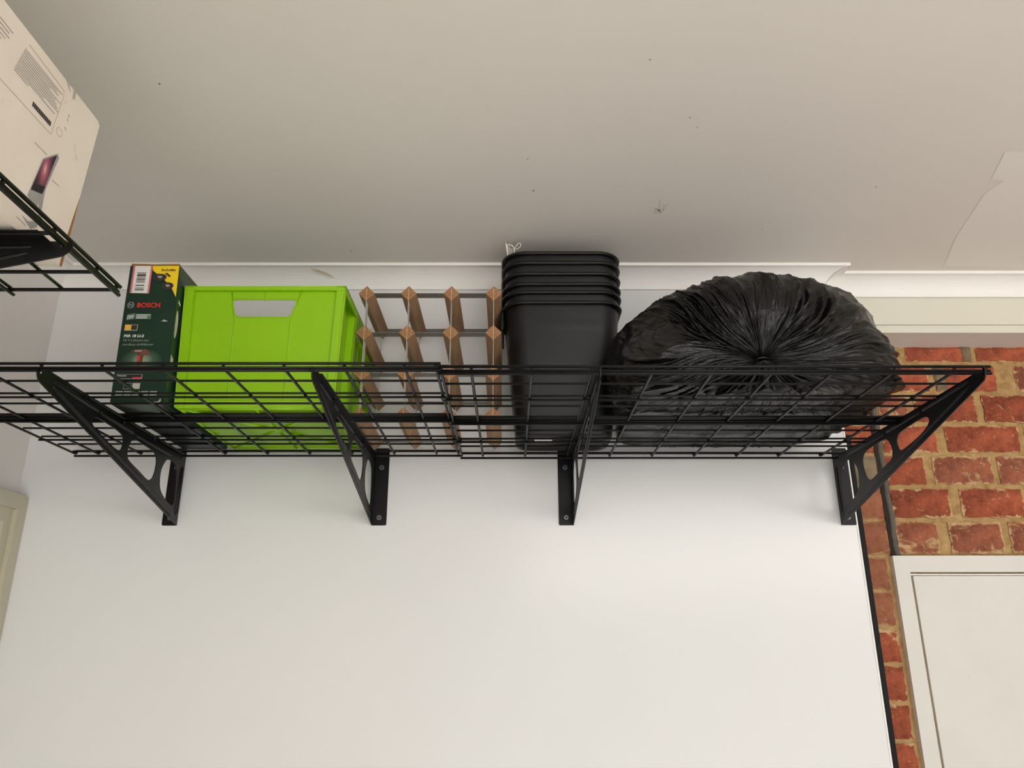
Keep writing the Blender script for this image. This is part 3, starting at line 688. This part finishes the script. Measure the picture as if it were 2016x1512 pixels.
    m = MB(); text_mb('18 V-Lithium-ion', 0.0068, lambda a, b: (-0.7008 + a, yP - 0.0003, 0.5802 + b), m, 0.0, width=0.0500)
    text_mb('cordless drill/driver', 0.0068, lambda a, b: (-0.7009 + a, yP - 0.0003, 0.5712 + b), m, 0.0, width=0.0612); m.build('lettering', 'grey_ink', root)
    # pale glow with the drill picture
    put('printed_glow', 'glow', [(-0.658 + 0.040 * math.cos(k * math.pi / 18), 0.538 + 0.026 * math.sin(k * math.pi / 18)) for k in range(36)])
    d = put('printed_drill', 'print_brown', fillet([(-0.6830, 0.5600), (-0.6700, 0.5640), (-0.6500, 0.5625), (-0.6440, 0.5560), (-0.6480, 0.5505), (-0.6560, 0.5520), (-0.6560, 0.5300), (-0.6480, 0.5225), (-0.6680, 0.5225), (-0.6680, 0.5300), (-0.6655, 0.5500), (-0.6700, 0.5545), (-0.6760, 0.5575)], 0.002), 0.0005)
    m = MB(); m.prism(rect(-0.6740, -0.6600, 0.5578, 0.5610), [], lambda a, b, t: (a, yP - 0.0009 - t, b), 0, 0.0002); m.build('print_highlight', 'silverprint', d)
    m = MB(); m.prism(rect(-0.6668, -0.6620, 0.5390, 0.5500), [], lambda a, b, t: (a, yP - 0.0009 - t, b), 0, 0.0002); m.build('print_highlight', 'red_ink', d)
    put('badge_frame', 'white_ink', rect(-0.7014, -0.6521, 0.5015, 0.5108)); put('badge', 'ink', rect(-0.7008, -0.6527, 0.5020, 0.5103), 0.0004)
    m = MB(); text_mb('Compact', 0.0055, lambda a, b: (-0.6995 + a, yP - 0.0008, 0.5066 + b * .7), m, 0.0001, width=0.0170); m.build('lettering', 'white_ink', root)
    put('badge', 'red_ink', rect(-0.6700, -0.6530, 0.5020, 0.5050), 0.0008)
    for a, mt in ((-0.6850, 'ink'), (-0.6680, 'dust')):
        put('icon', 'grey_ink', rect(a, a + 0.0150, 0.4805, 0.4930)); put('icon', mt, rect(a + .001, a + 0.0140, 0.4815, 0.4920), 0.0004)
    for k in range(5): put('icon', 'grey_ink', rect(-0.6985 + k * 0.0165, -0.6845 + k * 0.0165, 0.4675, 0.4765))
    put('scuff', 'dust', [(-0.6325, 0.6230), (-0.6190, 0.6230), (-0.6225, 0.6262), (-0.6240, 0.6245), (-0.6265, 0.6275), (-0.6290, 0.6245)])
    put('scuff', 'dust', [(-0.6350, z0 + .001), (-0.6120, z0 + .001), (-0.6080, z0 + .0055), (-0.6100, z0 + .011), (-0.6130, z0 + .0045)])
    put('scuff', 'dust', rect(-0.6905, -0.6350, z0 + 0.0008, z0 + 0.0022))
    # print on the right-hand side
    xS = lambda z: X(xr, z) + 0.0006
    def side(name, mat, pts, lift=0):
        m = MB(); m.prism(pts, [], lambda a, b, t: (xS(b) + lift + t, a, b), 0, 0.00025); return m.build(name, mat, root)
    side('printed_shadow', 'carton', [(-0.4095, ZS + .001), (-0.3500, ZS + .001), (-0.3500, 0.700), (-0.4095, 0.724)])  # darker green area over the front part of this side
    side('icon', 'dust', smooth_loop([(-0.4020, 0.650), (-0.3930, 0.640), (-0.3925, 0.605), (-0.4000, 0.592), (-0.4030, 0.62)]), 0.0005)
    side('icon', 'white_ink', [(-0.4000, 0.6745), (-0.3900, 0.668), (-0.3900, 0.664), (-0.4000, 0.668)], 0.0005)
    side('icon', 'dust', [(-0.4040, 0.555), (-0.3920, 0.549), (-0.3920, 0.535), (-0.4040, 0.541)], 0.0005)
    MB().prism([(xl + .004, yF + .004), (xr - .02, yF + .006), (xr - .03, yF + .07), (xl + .03, yF + .03)], [], lambda a, b, t: (a, b, z0 - .0003 - t), 0, 0.0001).build('base_flap', 'cartonside', root)
drillbox()

# ================================================================== WINE RACK
def rack():
    CX = [-0.2540, -0.1605, -0.0655, 0.0282]; y0, y1 = -0.2700, -0.0440
    hd = 0.0180; zb = ZS + hd + 0.0003
    CZ = [zb + 0.0940 * k for k in range(4)]
    root = thing('wine_rack', 'small wooden wine rack of square posts and metal strips, between crate and bin stack', 'rack', (-0.113, -0.157, ZS))
    pm = MB(); sec = [(0, -hd), (hd, 0), (0, hd), (-hd, 0)]; sec = fillet(sec, 0.0012, 1)
    n = len(sec)
    for i in range(n):
        j = (i + 1) % n; a, b = sec[i], sec[j]
        pm.add([(a[0], y0, a[1]), (b[0], y0, b[1]), (b[0], y1, b[1]), (a[0], y1, a[1])], [(0, 1, 2, 3)], 0)
    pm.add([(a[0], y0, a[1]) for a in sec], [tuple(range(n))], 1); pm.add([(a[0], y1, a[1]) for a in sec], [tuple(range(n))[::-1]], 1)
    me = pm.mesh('post', ['wood', 'woodend'], (0, y0, 0))
    rnd = random.Random(2)
    for x in CX:
        for z in CZ:
            o = bpy.data.objects.new('post', me); COL.objects.link(o); o.parent = root
            o.location = (x - ORG[root.name][0], y0 - ORG[root.name][1], z - ORG[root.name][2])
    th = 0.0008; wdt = 0.024
    for fy, nm in ((y0 - 0.0004, 'f'), (y1 - wdt + 0.0004, 'b')):
        for x in CX:
            MB().box(x - th / 2, x + th / 2, fy, fy + wdt, CZ[0] - 0.002, CZ[3] + 0.0125).build('metal_strip', 'galvbright', root)
        for z in CZ:
            MB().box(CX[0] - 0.0125, CX[3] + 0.0125, fy - 0.0002, fy + wdt, z - th / 2, z + th / 2).build('metal_strip', 'galv', root)
rack()

# ================================================================== STACK OF BINS
ZR = CR + 0.0043 + 0.0019 + 0.0004
def bins():
    cx, cy = 0.1845, -0.1240
    tops = [0.7525, 0.7780, 0.7985, 0.8245, 0.8525, 0.8780]
    zlow = tops[0]; base0 = ZR
    def rings(zb, zt):
        """outer shell from the base up to the rim"""
        hh = zt - zb
        def wd(t): return 0.2140 + (0.2665 - 0.2140) * t, 0.1500 + (0.2080 - 0.1500) * t, 0.036 + 0.014 * t
        R = []
        w0, d0, r0 = wd(0)
        R.append(rrect(cx, cy, w0 - 0.030, d0 - 0.030, r0 - 0.012, zb + 0.004))
        R.append(rrect(cx, cy, w0 - 0.026, d0 - 0.026, r0 - 0.010, zb))
        R.append(rrect(cx, cy, w0 - 0.010, d0 - 0.010, r0 - 0.003, zb))
        R.append(rrect(cx, cy, w0 - 0.003, d0 - 0.003, r0, zb + 0.002)); R.append(rrect(cx, cy, w0, d0, r0, zb + 0.006))
        for t in (0.3, 0.6, 0.9, 0.955): R.append(rrect(cx, cy, *wd(t), zb + hh * t))
        w1, d1, r1 = wd(1)
        I = [rrect(cx, cy, w1 - 0.004, d1 - 0.004, r1 - 0.001, zt), rrect(cx, cy, w1 - 0.009, d1 - 0.009, r1 - 0.003, zt - 0.05), rrect(cx, cy, w0 - 0.004, d0 - 0.004, r0, zb + 0.008)]
        prof = [(-0.003, -0.0085), (0.0035, -0.0088), (0.0060, -0.0078), (0.0072, -0.0055), (0.0066, -0.0028), (0.0046, -0.0006), (0.0020, 0.0), (-0.003, 0.0)]
        rim = [rrect(cx, cy, w1 + 2 * q, d1 + 2 * q, r1 + q, zt + h, 10) for q, h in prof]
        return R, I, rim
    labs = ['lowest black plastic bin of the stack, its tall smooth body showing below the rims',
            'black plastic bin nested second from the bottom of the stack, only its rim showing',
            'black plastic bin nested third from the bottom of the stack, only its rim showing',
            'black plastic bin nested third from the top of the stack, only its rim showing',
            'black plastic bin nested second from the top of the stack, only its rim showing',
            'topmost black plastic bin of the stack, its rim up near the ceiling']
    H0 = zlow - base0
    for k, zt in enumerate(tops):
        zb = zt - H0
        t = thing('storage_bin', labs[k], 'bin', (cx, cy, zb), 'nested black plastic bins')
        R, I, rim = rings(zb, zt)
        mb = MB(); mb.loft(R, cap0=True); mb.build('body', 'binblack', t)
        mi = MB(); mi.loft(I, cap1=True); mi.build('inner_shell', 'binblack', t)
        mr = MB(); mr.loft(rim, smooth=True); mr.build('rim', 'binblack', t)
        if k == 0:
            st = MB(); st.bbox(0.1195, 0.1590, -0.152, -0.128, zb - 0.0006 + 0.0044 - 0.0012, zb + 0.0044 - 0.0004, 0.0001); sk = st.build('sticker', 'paper', t, 'small white printed sticker')
            s2 = MB(); s2.box(0.124, 0.1550, -0.1475, -0.1440, zb + 0.0028, zb + 0.0031); s2.build('small_print', 'ink', sk)
            hd = MB(); hd.bbox(cx - 0.1405, cx - 0.1345, -0.190, -0.060, zt - 0.052, zt - 0.010, 0.002); hd.build('handle', 'binblack', t)
bins()
# folded tag with a tied string sticking up from the top bin
tg = thing('string_tag', 'white paper tag with a looped string sticking up behind the top bin rim', 'tag', (0.07, -0.199, 0.86))
MB().prism([(0.0615, 0.862), (0.0558, 0.9000), (0.0537, 0.9190), (0.0590, 0.9090), (0.0600, 0.862)], [], lambda a, b, t: (a, t, b), -0.2006, -0.1990).build('folded_edge', 'cordwhite', tg)
MB().prism([(0.0600, 0.862), (0.0560, 0.9130), (0.0605, 0.9085), (0.0665, 0.9045), (0.0710, 0.9025), (0.0730, 0.862)], [], lambda a, b, t: (a, t, b), -0.1988, -0.1980).build('tag_card', 'greyprint', tg)
MB().tube([(0.0590, -0.2005, 0.9130), (0.0635, -0.2008, 0.9115), (0.0700, -0.2008, 0.9092), (0.0735, -0.2005, 0.9040), (0.0745, -0.2000, 0.8950), (0.0755, -0.2, 0.862)], 0.0014, 7).build('string', 'cordwhite', tg)
MB().tube([(0.0750, -0.2005, 0.8985), (0.0790, -0.2010, 0.9080), (0.0840, -0.2010, 0.9150), (0.0880, -0.2010, 0.9165), (0.0905, -0.2010, 0.9120), (0.0885, -0.2010, 0.9060), (0.0820, -0.2010, 0.9010), (0.0760, -0.2005, 0.8975)], 0.0009, 7).build('string', 'cordwhite', tg)

# ================================================================== GARBAGE BAG
def bag():
    C0 = Vector((0.5450, -0.2850, 0.5830)); a, b, c = 0.2700, 0.2620, 0.1420
    root = thing('garbage_bag', 'big bulging black plastic garbage bag tied with a knot at its front', 'bag', (C0.x, C0.y, ZR))
    kd = Vector((-0.022, -0.245, -0.088)).normalized()
    e1 = kd.cross(Vector((0, 0, 1))).normalized(); e2 = e1.cross(kd)
    NS, NR = 640, 170
    def base_r(d):
        p = 2.35 if d.z > 0 else 2.35 + 3.2 * min(1, -d.z * 2.5); cc = c
        return (abs(d.x / a) ** p + abs(d.y / b) ** p + abs(d.z / cc) ** p) ** (-1 / p)
    vs = []; nz = noise.noise
    floor_z = ZR + 0.0005
    for i in range(NR + 1):
        t = math.pi * (i / NR) ** 1.15
        if i == 0: t = 0.002
        st, ct = math.sin(t), math.cos(t)
        for j in range(NS):
            ph = 2 * math.pi * j / NS - math.pi / 2
            cp_, sp_ = math.cos(ph), math.sin(ph)
            d = kd * ct + (e1 * cp_ + e2 * sp_) * st
            r = base_r(d)
            wob = 0.35 * nz(Vector((cp_ * 1.5, sp_ * 1.5, t * 1.6 + 3)))
            q1, q2 = math.cos(ph + wob), math.sin(ph + wob)
            fade = 1 / (1 + (t / 0.95) ** 5)
            near = min(1, t / 0.22)
            pl = 0
            n1 = nz(Vector((q1 * 4.5, q2 * 4.5, t * 1.1))); n2 = nz(Vector((q1 * 10, q2 * 10, t * 1.8 + 9))); n3 = nz(Vector((q1 * 23, q2 * 23, t * 2.6 + 5)))
            rg = lambda q, k: max(0.0, 1 - abs(q) * k) ** 1.4
            pl += rg(n1, 3.4) * 0.020 + rg(n2, 3.6) * 0.0120 * (1 + 1.2 * n1) + rg(n3, 3.0) * 0.0050 - 0.009
            P0 = d * r
            g1 = nz(P0 * 9 + Vector((4, 2, 1))); g2 = nz(P0 * 22 + Vector((1, 7, 3))); g3 = nz(Vector((P0.x * 7 + 0.8 * g1, P0.y * 22, P0.z * 30)))
            pl *= 0.45 + 1.5 * abs(nz(Vector((cp_ * 1.3 + 5, sp_ * 1.3, t * 0.8))))
            r2_ = r + pl * near * (0.03 + 0.97 * fade) * min(1.0, 0.35 + t) + g1 * 0.008 * min(1, t) + (0.25 - abs(g2)) * 0.007 * min(1, t) + rg(g3, 4.0) * 0.013 * (1 - fade) * min(1, max(0, 0.3 - d.z * 2))
            r2_ -= 0.014 * math.exp(-(t / 0.07) ** 2) + 0.022 * math.exp(-(t / 0.40) ** 2)
            P = C0 + d * r2_
            # left shoulder leans lower, underside flattens on the wires
            if P.x < C0.x: P.z -= max(0, P.z - 0.62) * 0.55 * min(1, ((C0.x - P.x) / a)) ** 1.6
            if P.z < floor_z + 0.02:
                k = floor_z + 0.02 - P.z; P.z = floor_z + 0.02 * math.exp(-k / 0.02)
            lim = 0.304 + 0.026 * (P.z - 0.446) / 0.30
            if P.y > -0.262 and P.x < lim + 0.02: P.x = lim + 0.02 * math.exp(-(lim + 0.02 - P.x) / 0.02)
            vs.append(tuple(P))
    fs = []
    for i in range(NR):
        for j in range(NS): fs.append((i * NS + j, i * NS + (j + 1) % NS, (i + 1) * NS + (j + 1) % NS, (i + 1) * NS + j))
    fs.append(tuple(range(NS))[::-1]); fs.append(tuple(NR * NS + j for j in range(NS)))
    mb = MB(); mb.add(vs, fs, 0, True); sk = mb.build('sack', 'bag', root, fix=False)
    uv = sk.data.uv_layers.new(name='UVMap')
    for lp in sk.data.loops:
        i, j = divmod(lp.vertex_index, NS); uv.data[lp.index].uv = (j / NS, i / NR)
    for p in sk.data.polygons:     # close the seam
        us = [uv.data[k].uv[0] for k in p.loop_indices]
        if max(us) - min(us) > 0.5 and len(us) == 4:
            for k in p.loop_indices:
                if uv.data[k].uv[0] < 0.5: uv.data[k].uv[0] += 1.0
    K = C0 + kd * (base_r(kd) - 0.031)
    # knot: twisted bands
    for q in range(3):
        pts = []
        for k in range(15):
            an = k / 14 * math.pi * 1.25 + q * 2.1
            pts.append(K + (e1 * math.cos(an) * 0.012 + e2 * math.sin(an) * 0.005) + kd * (0.001 + 0.003 * math.sin(an * 1.3 + q)))
        MB().tube(pts, [0.0008 + 0.0017 * math.sin(math.pi * k / 14) for k in range(15)], 8).build('knot', 'bagtail', root)
    # torn tails: crumpled sheets fanning down from the knot
    def tail(dirs, L, spread, seed, yo):
        n, m = 26, 44; V = []; F = []
        for i in range(n + 1):
            s = i / n
            for j in range(m + 1):
                u = j / m - 0.5; an = dirs + u * spread
                Lj = L * (1 + 0.28 * nz(Vector((u * 4, seed, 0))))
                dx = math.sin(an) * Lj * s; dn = math.cos(an) * Lj * s
                fold = 0.011 * s * math.sin(j * 0.5 + seed) + 0.015 * s * nz(Vector((u * 9, s * 3, seed)))
                drop = K.z - min(dn * 0.62, 1)
                y = K.y - 0.012 * (1 - s) + yo * s + fold
                z = max(ZR + 0.0015 + 0.002 * abs(nz(Vector((u * 7, s * 5, seed)))), drop - 0.004)
                exc = max(0, (ZR + 0.0015) - (drop - 0.004))
                y2 = y + exc * 0.9
                V.append((K.x + dx, y2, z))
        for i in range(n):
            for j in range(m): F.append((i * (m + 1) + j, i * (m + 1) + j + 1, (i + 1) * (m + 1) + j + 1, (i + 1) * (m + 1) + j))
        mb = MB(); mb.add(V, F, 0, True)
        o = mb.build('tail', 'bagtail', root, fix=False)
        sd = o.modifiers.new('s', 'SOLIDIFY'); sd.thickness = 0.0006
    tail(0.15, 0.105, 1.5, 1.3, 0.02); tail(-0.75, 0.125, 0.8, 4.1, 0.045); tail(0.95, 0.10, 0.9, 7.7, 0.03)
bag()

# ================================================================== WHITE COMPUTER BOX on the left shelf
def pcbox():
    z0 = CS + 0.0043 + 0.0019 + 0.0004; z1 = 0.7205; xf_, xb = -0.527, -1.060
    root = thing('computer_box', 'large worn white computer carton on the left wall shelf, printed with barcode and monitor', 'box', (-0.8, -1.2, z0))
    fy = lambda z: -0.9206 + (z - z0) / (z1 - z0) * 0.0206
    yn = -1.62
    mb = MB()
    prof = [(fy(z0) - 0.004, z0), (fy(z0), z0 + 0.006), (fy(z1), z1 - 0.004), (fy(z1) - 0.006, z1), (yn, z1), (yn, z0)]
    mb.prism(prof, [], lambda a, b, t: (t, a, b), xb, xf_); mb.build('carton', 'whitecarton', root)
    MB().prism([(fy(z0) + 0.0004, z0 + 0.002), (fy(z0 + 0.10) + 0.0004, z0 + 0.11), (fy(z0 + 0.1) - 0.0030, z0 + 0.09), (fy(z0 + .05) - 0.0050, z0 + 0.05), (fy(z0) - 0.0045, z0 + 0.002)], [], lambda a, b, t: (t, a, b), xf_ - 0.006, xf_ + 0.0006).build('torn_edge', 'cardboard', root, 'brown torn cardboard corner')
    def put(name, mat, pts, lift=0.0, parent=None):
        m = MB(); m.prism(pts, [], lambda a, b, t: (xf_ + 0.0005 + lift + t, a, b), 0, 0.00025); return m.build(name, mat, parent or root)
    def line(a, b, w, mat='greyprint', lift=0.0, mb=None):
        (y0, q0), (y1, q1) = a, b; d = Vector((y1 - y0, q1 - q0)).normalized(); n = Vector((-d.y, d.x)) * w / 2
        pts = [(y0 - n.x, q0 - n.y), (y1 - n.x, q1 - n.y), (y1 + n.x, q1 + n.y), (y0 + n.x, q0 + n.y)]
        if mb is None: return put('printed_line', mat, pts, lift)
        mb.prism(pts, [], lambda p, q, t: (xf_ + 0.0005 + lift + t, p, q), 0, 0.00025)
    # faint text panel outline
    m = MB()
    for a, b in (((-1.140, 0.6275), (-0.9974, 0.6298)), ((-0.9974, 0.6298), (-0.9890, 0.6960)), ((-0.9890, 0.6960), (-0.9910, 0.7030)), ((-0.9910, 0.7030), (-1.070, 0.7060))): line(a, b, 0.0005, mb=m)
    m.build('panel_outline', 'faintprint', root)
    m = MB(); z = 0.7035
    for k in range(12):
        zz = 0.6955 - k * 0.0035
        a = -1.0755 - 0.0009 * k; b = -0.9925 - 0.0035 * ((k * 7) % 4) - (0.022 if k in (3, 9) else 0) - (0.060 if k > 10 else 0)
        line((a, zz), (b, zz - 0.0006), 0.0008, mb=m)
    for k, (a, b) in enumerate(((-1.14, -1.088), (-1.14, -1.094), (-1.14, -1.092), (-1.14, -1.098), (-1.14, -1.104), (-1.14, -1.106))): line((a, 0.6960 - k * 0.0055), (b - 0.012, 0.6955 - k * 0.0055), 0.0009, mb=m)
    m.build('small_print', 'greyprint', root)
    m = MB()
    for k in range(12):
        y = -1.0416 + k * 0.0034; m.prism([(y, 0.6385), (y + 0.0024, 0.6385), (y + 0.0024, 0.6450), (y, 0.6450)], [], lambda p, q, t: (xf_ + 0.0005 + t, p, q), 0, 0.00025)
    m.build('barcode', 'ink', root)
    # round approval mark
    m = MB(); n = 30; c_ = (-0.9823, 0.6443)
    ci = lambda r: [(c_[0] + r * math.cos(2 * math.pi * k / n), c_[1] + r * math.sin(2 * math.pi * k / n)) for k in range(n)]
    m.prism(ci(0.0062), [ci(0.0057)[::-1]], lambda p, q, t: (xf_ + 0.0005 + t, p, q), 0, 0.00025)
    m.build('round_mark', 'faintprint', root)
    line((-0.9740, 0.6585), (-0.9700, 0.6560), 0.0018, 'faintprint'); line((-0.9730, 0.6740), (-0.9700, 0.6700), 0.0012, 'faintprint'); line((-0.9715, 0.6800), (-0.9690, 0.6780), 0.0022, 'faintprint')
    line((-1.0225, 0.5991), (-0.9965, 0.5994), 0.0006); line((-0.9760, 0.5756), (-0.9593, 0.5769), 0.0006); line((-1.0241, 0.4928), (-1.0051, 0.4916), 0.0006)
    # picture of the slim silver computer
    pic = put('printed_computer', 'silverprint', [(-1.0140, 0.5290), (-1.0010, 0.5905), (-0.9764, 0.6150), (-0.9718, 0.6115), (-0.9845, 0.5560), (-0.9830, 0.5236), (-0.9895, 0.5220), (-0.9905, 0.5330), (-0.9955, 0.5225), (-0.9985, 0.5225)])
    put('printed_screen', 'screen', [(-1.0110, 0.5390), (-1.0005, 0.5885), (-0.9775, 0.6115), (-0.9895, 0.5460)], 0.0005, pic)
    put('printed_screen_edge', 'ink', [(-1.0112, 0.5388), (-1.0070, 0.5500), (-0.9870, 0.5580), (-0.9897, 0.5458)], 0.0008, pic)
    put('printed_base', 'silverprint', [(-1.0150, 0.5000), (-0.9950, 0.4930), (-0.9860, 0.5000), (-0.9770, 0.5230), (-0.9850, 0.5250), (-0.9905, 0.5060), (-1.0030, 0.4990)])
    # scuffs on the top edge
    for pts in ([(-0.992, 0.7205), (-0.982, 0.7190), (-0.978, 0.7110), (-0.984, 0.7150)], [(-0.972, 0.7205), (-0.966, 0.7200), (-0.966, 0.7085), (-0.971, 0.7070)]):
        put('scuff', 'faintprint', pts)
pcbox()

# ================================================================== SMALL THINGS ON THE CEILING
sp = thing('spider', 'tiny brown long-legged spider hanging just under the ceiling above the bag', 'spider', (0.398, -0.318, ZC - 0.008))
sb = MB(); bm = bmesh.new(); bmesh.ops.create_uvsphere(bm, u_segments=12, v_segments=8, radius=1)
sb.add([(0.398 + v.co.x * 0.0028, -0.3195 + v.co.y * 0.0017, ZC - 0.0085 + v.co.z * 0.0017) for v in bm.verts], [[v.index for v in f.verts] for f in bm.faces], 0, True); bm.free()
sb.build('body', 'spider', sp)
bx_, by_, bz_ = 0.398, -0.3195, ZC - 0.0085
for leg in ([(-0.0012, -.026, .006), (-0.0022, -.05, .0082)], [(.004, .012, -.003), (.0062, .016, -.001)], [(.005, .016, .001), (.011, .008, .003), (.0175, -.022, .0080)],
            [(.003, .012, -.002), (.005, .018, -.003)], [(-.005, .014, -.002), (-.011, .020, -.0015)], [(.006, .012, .002), (.0095, .004, .003), (.0100, -.020, .0080)],
            [(-.004, .004, .003), (-.009, .012, .002)], [(-.006, -.004, .003), (-.010, .002, .006)]):
    MB().tube([(bx_, by_, bz_)] + [(bx_ + p[0], by_ + p[1] * 0.6, bz_ + p[2]) for p in leg], 0.00028, 5).build('leg', 'spider', sp)
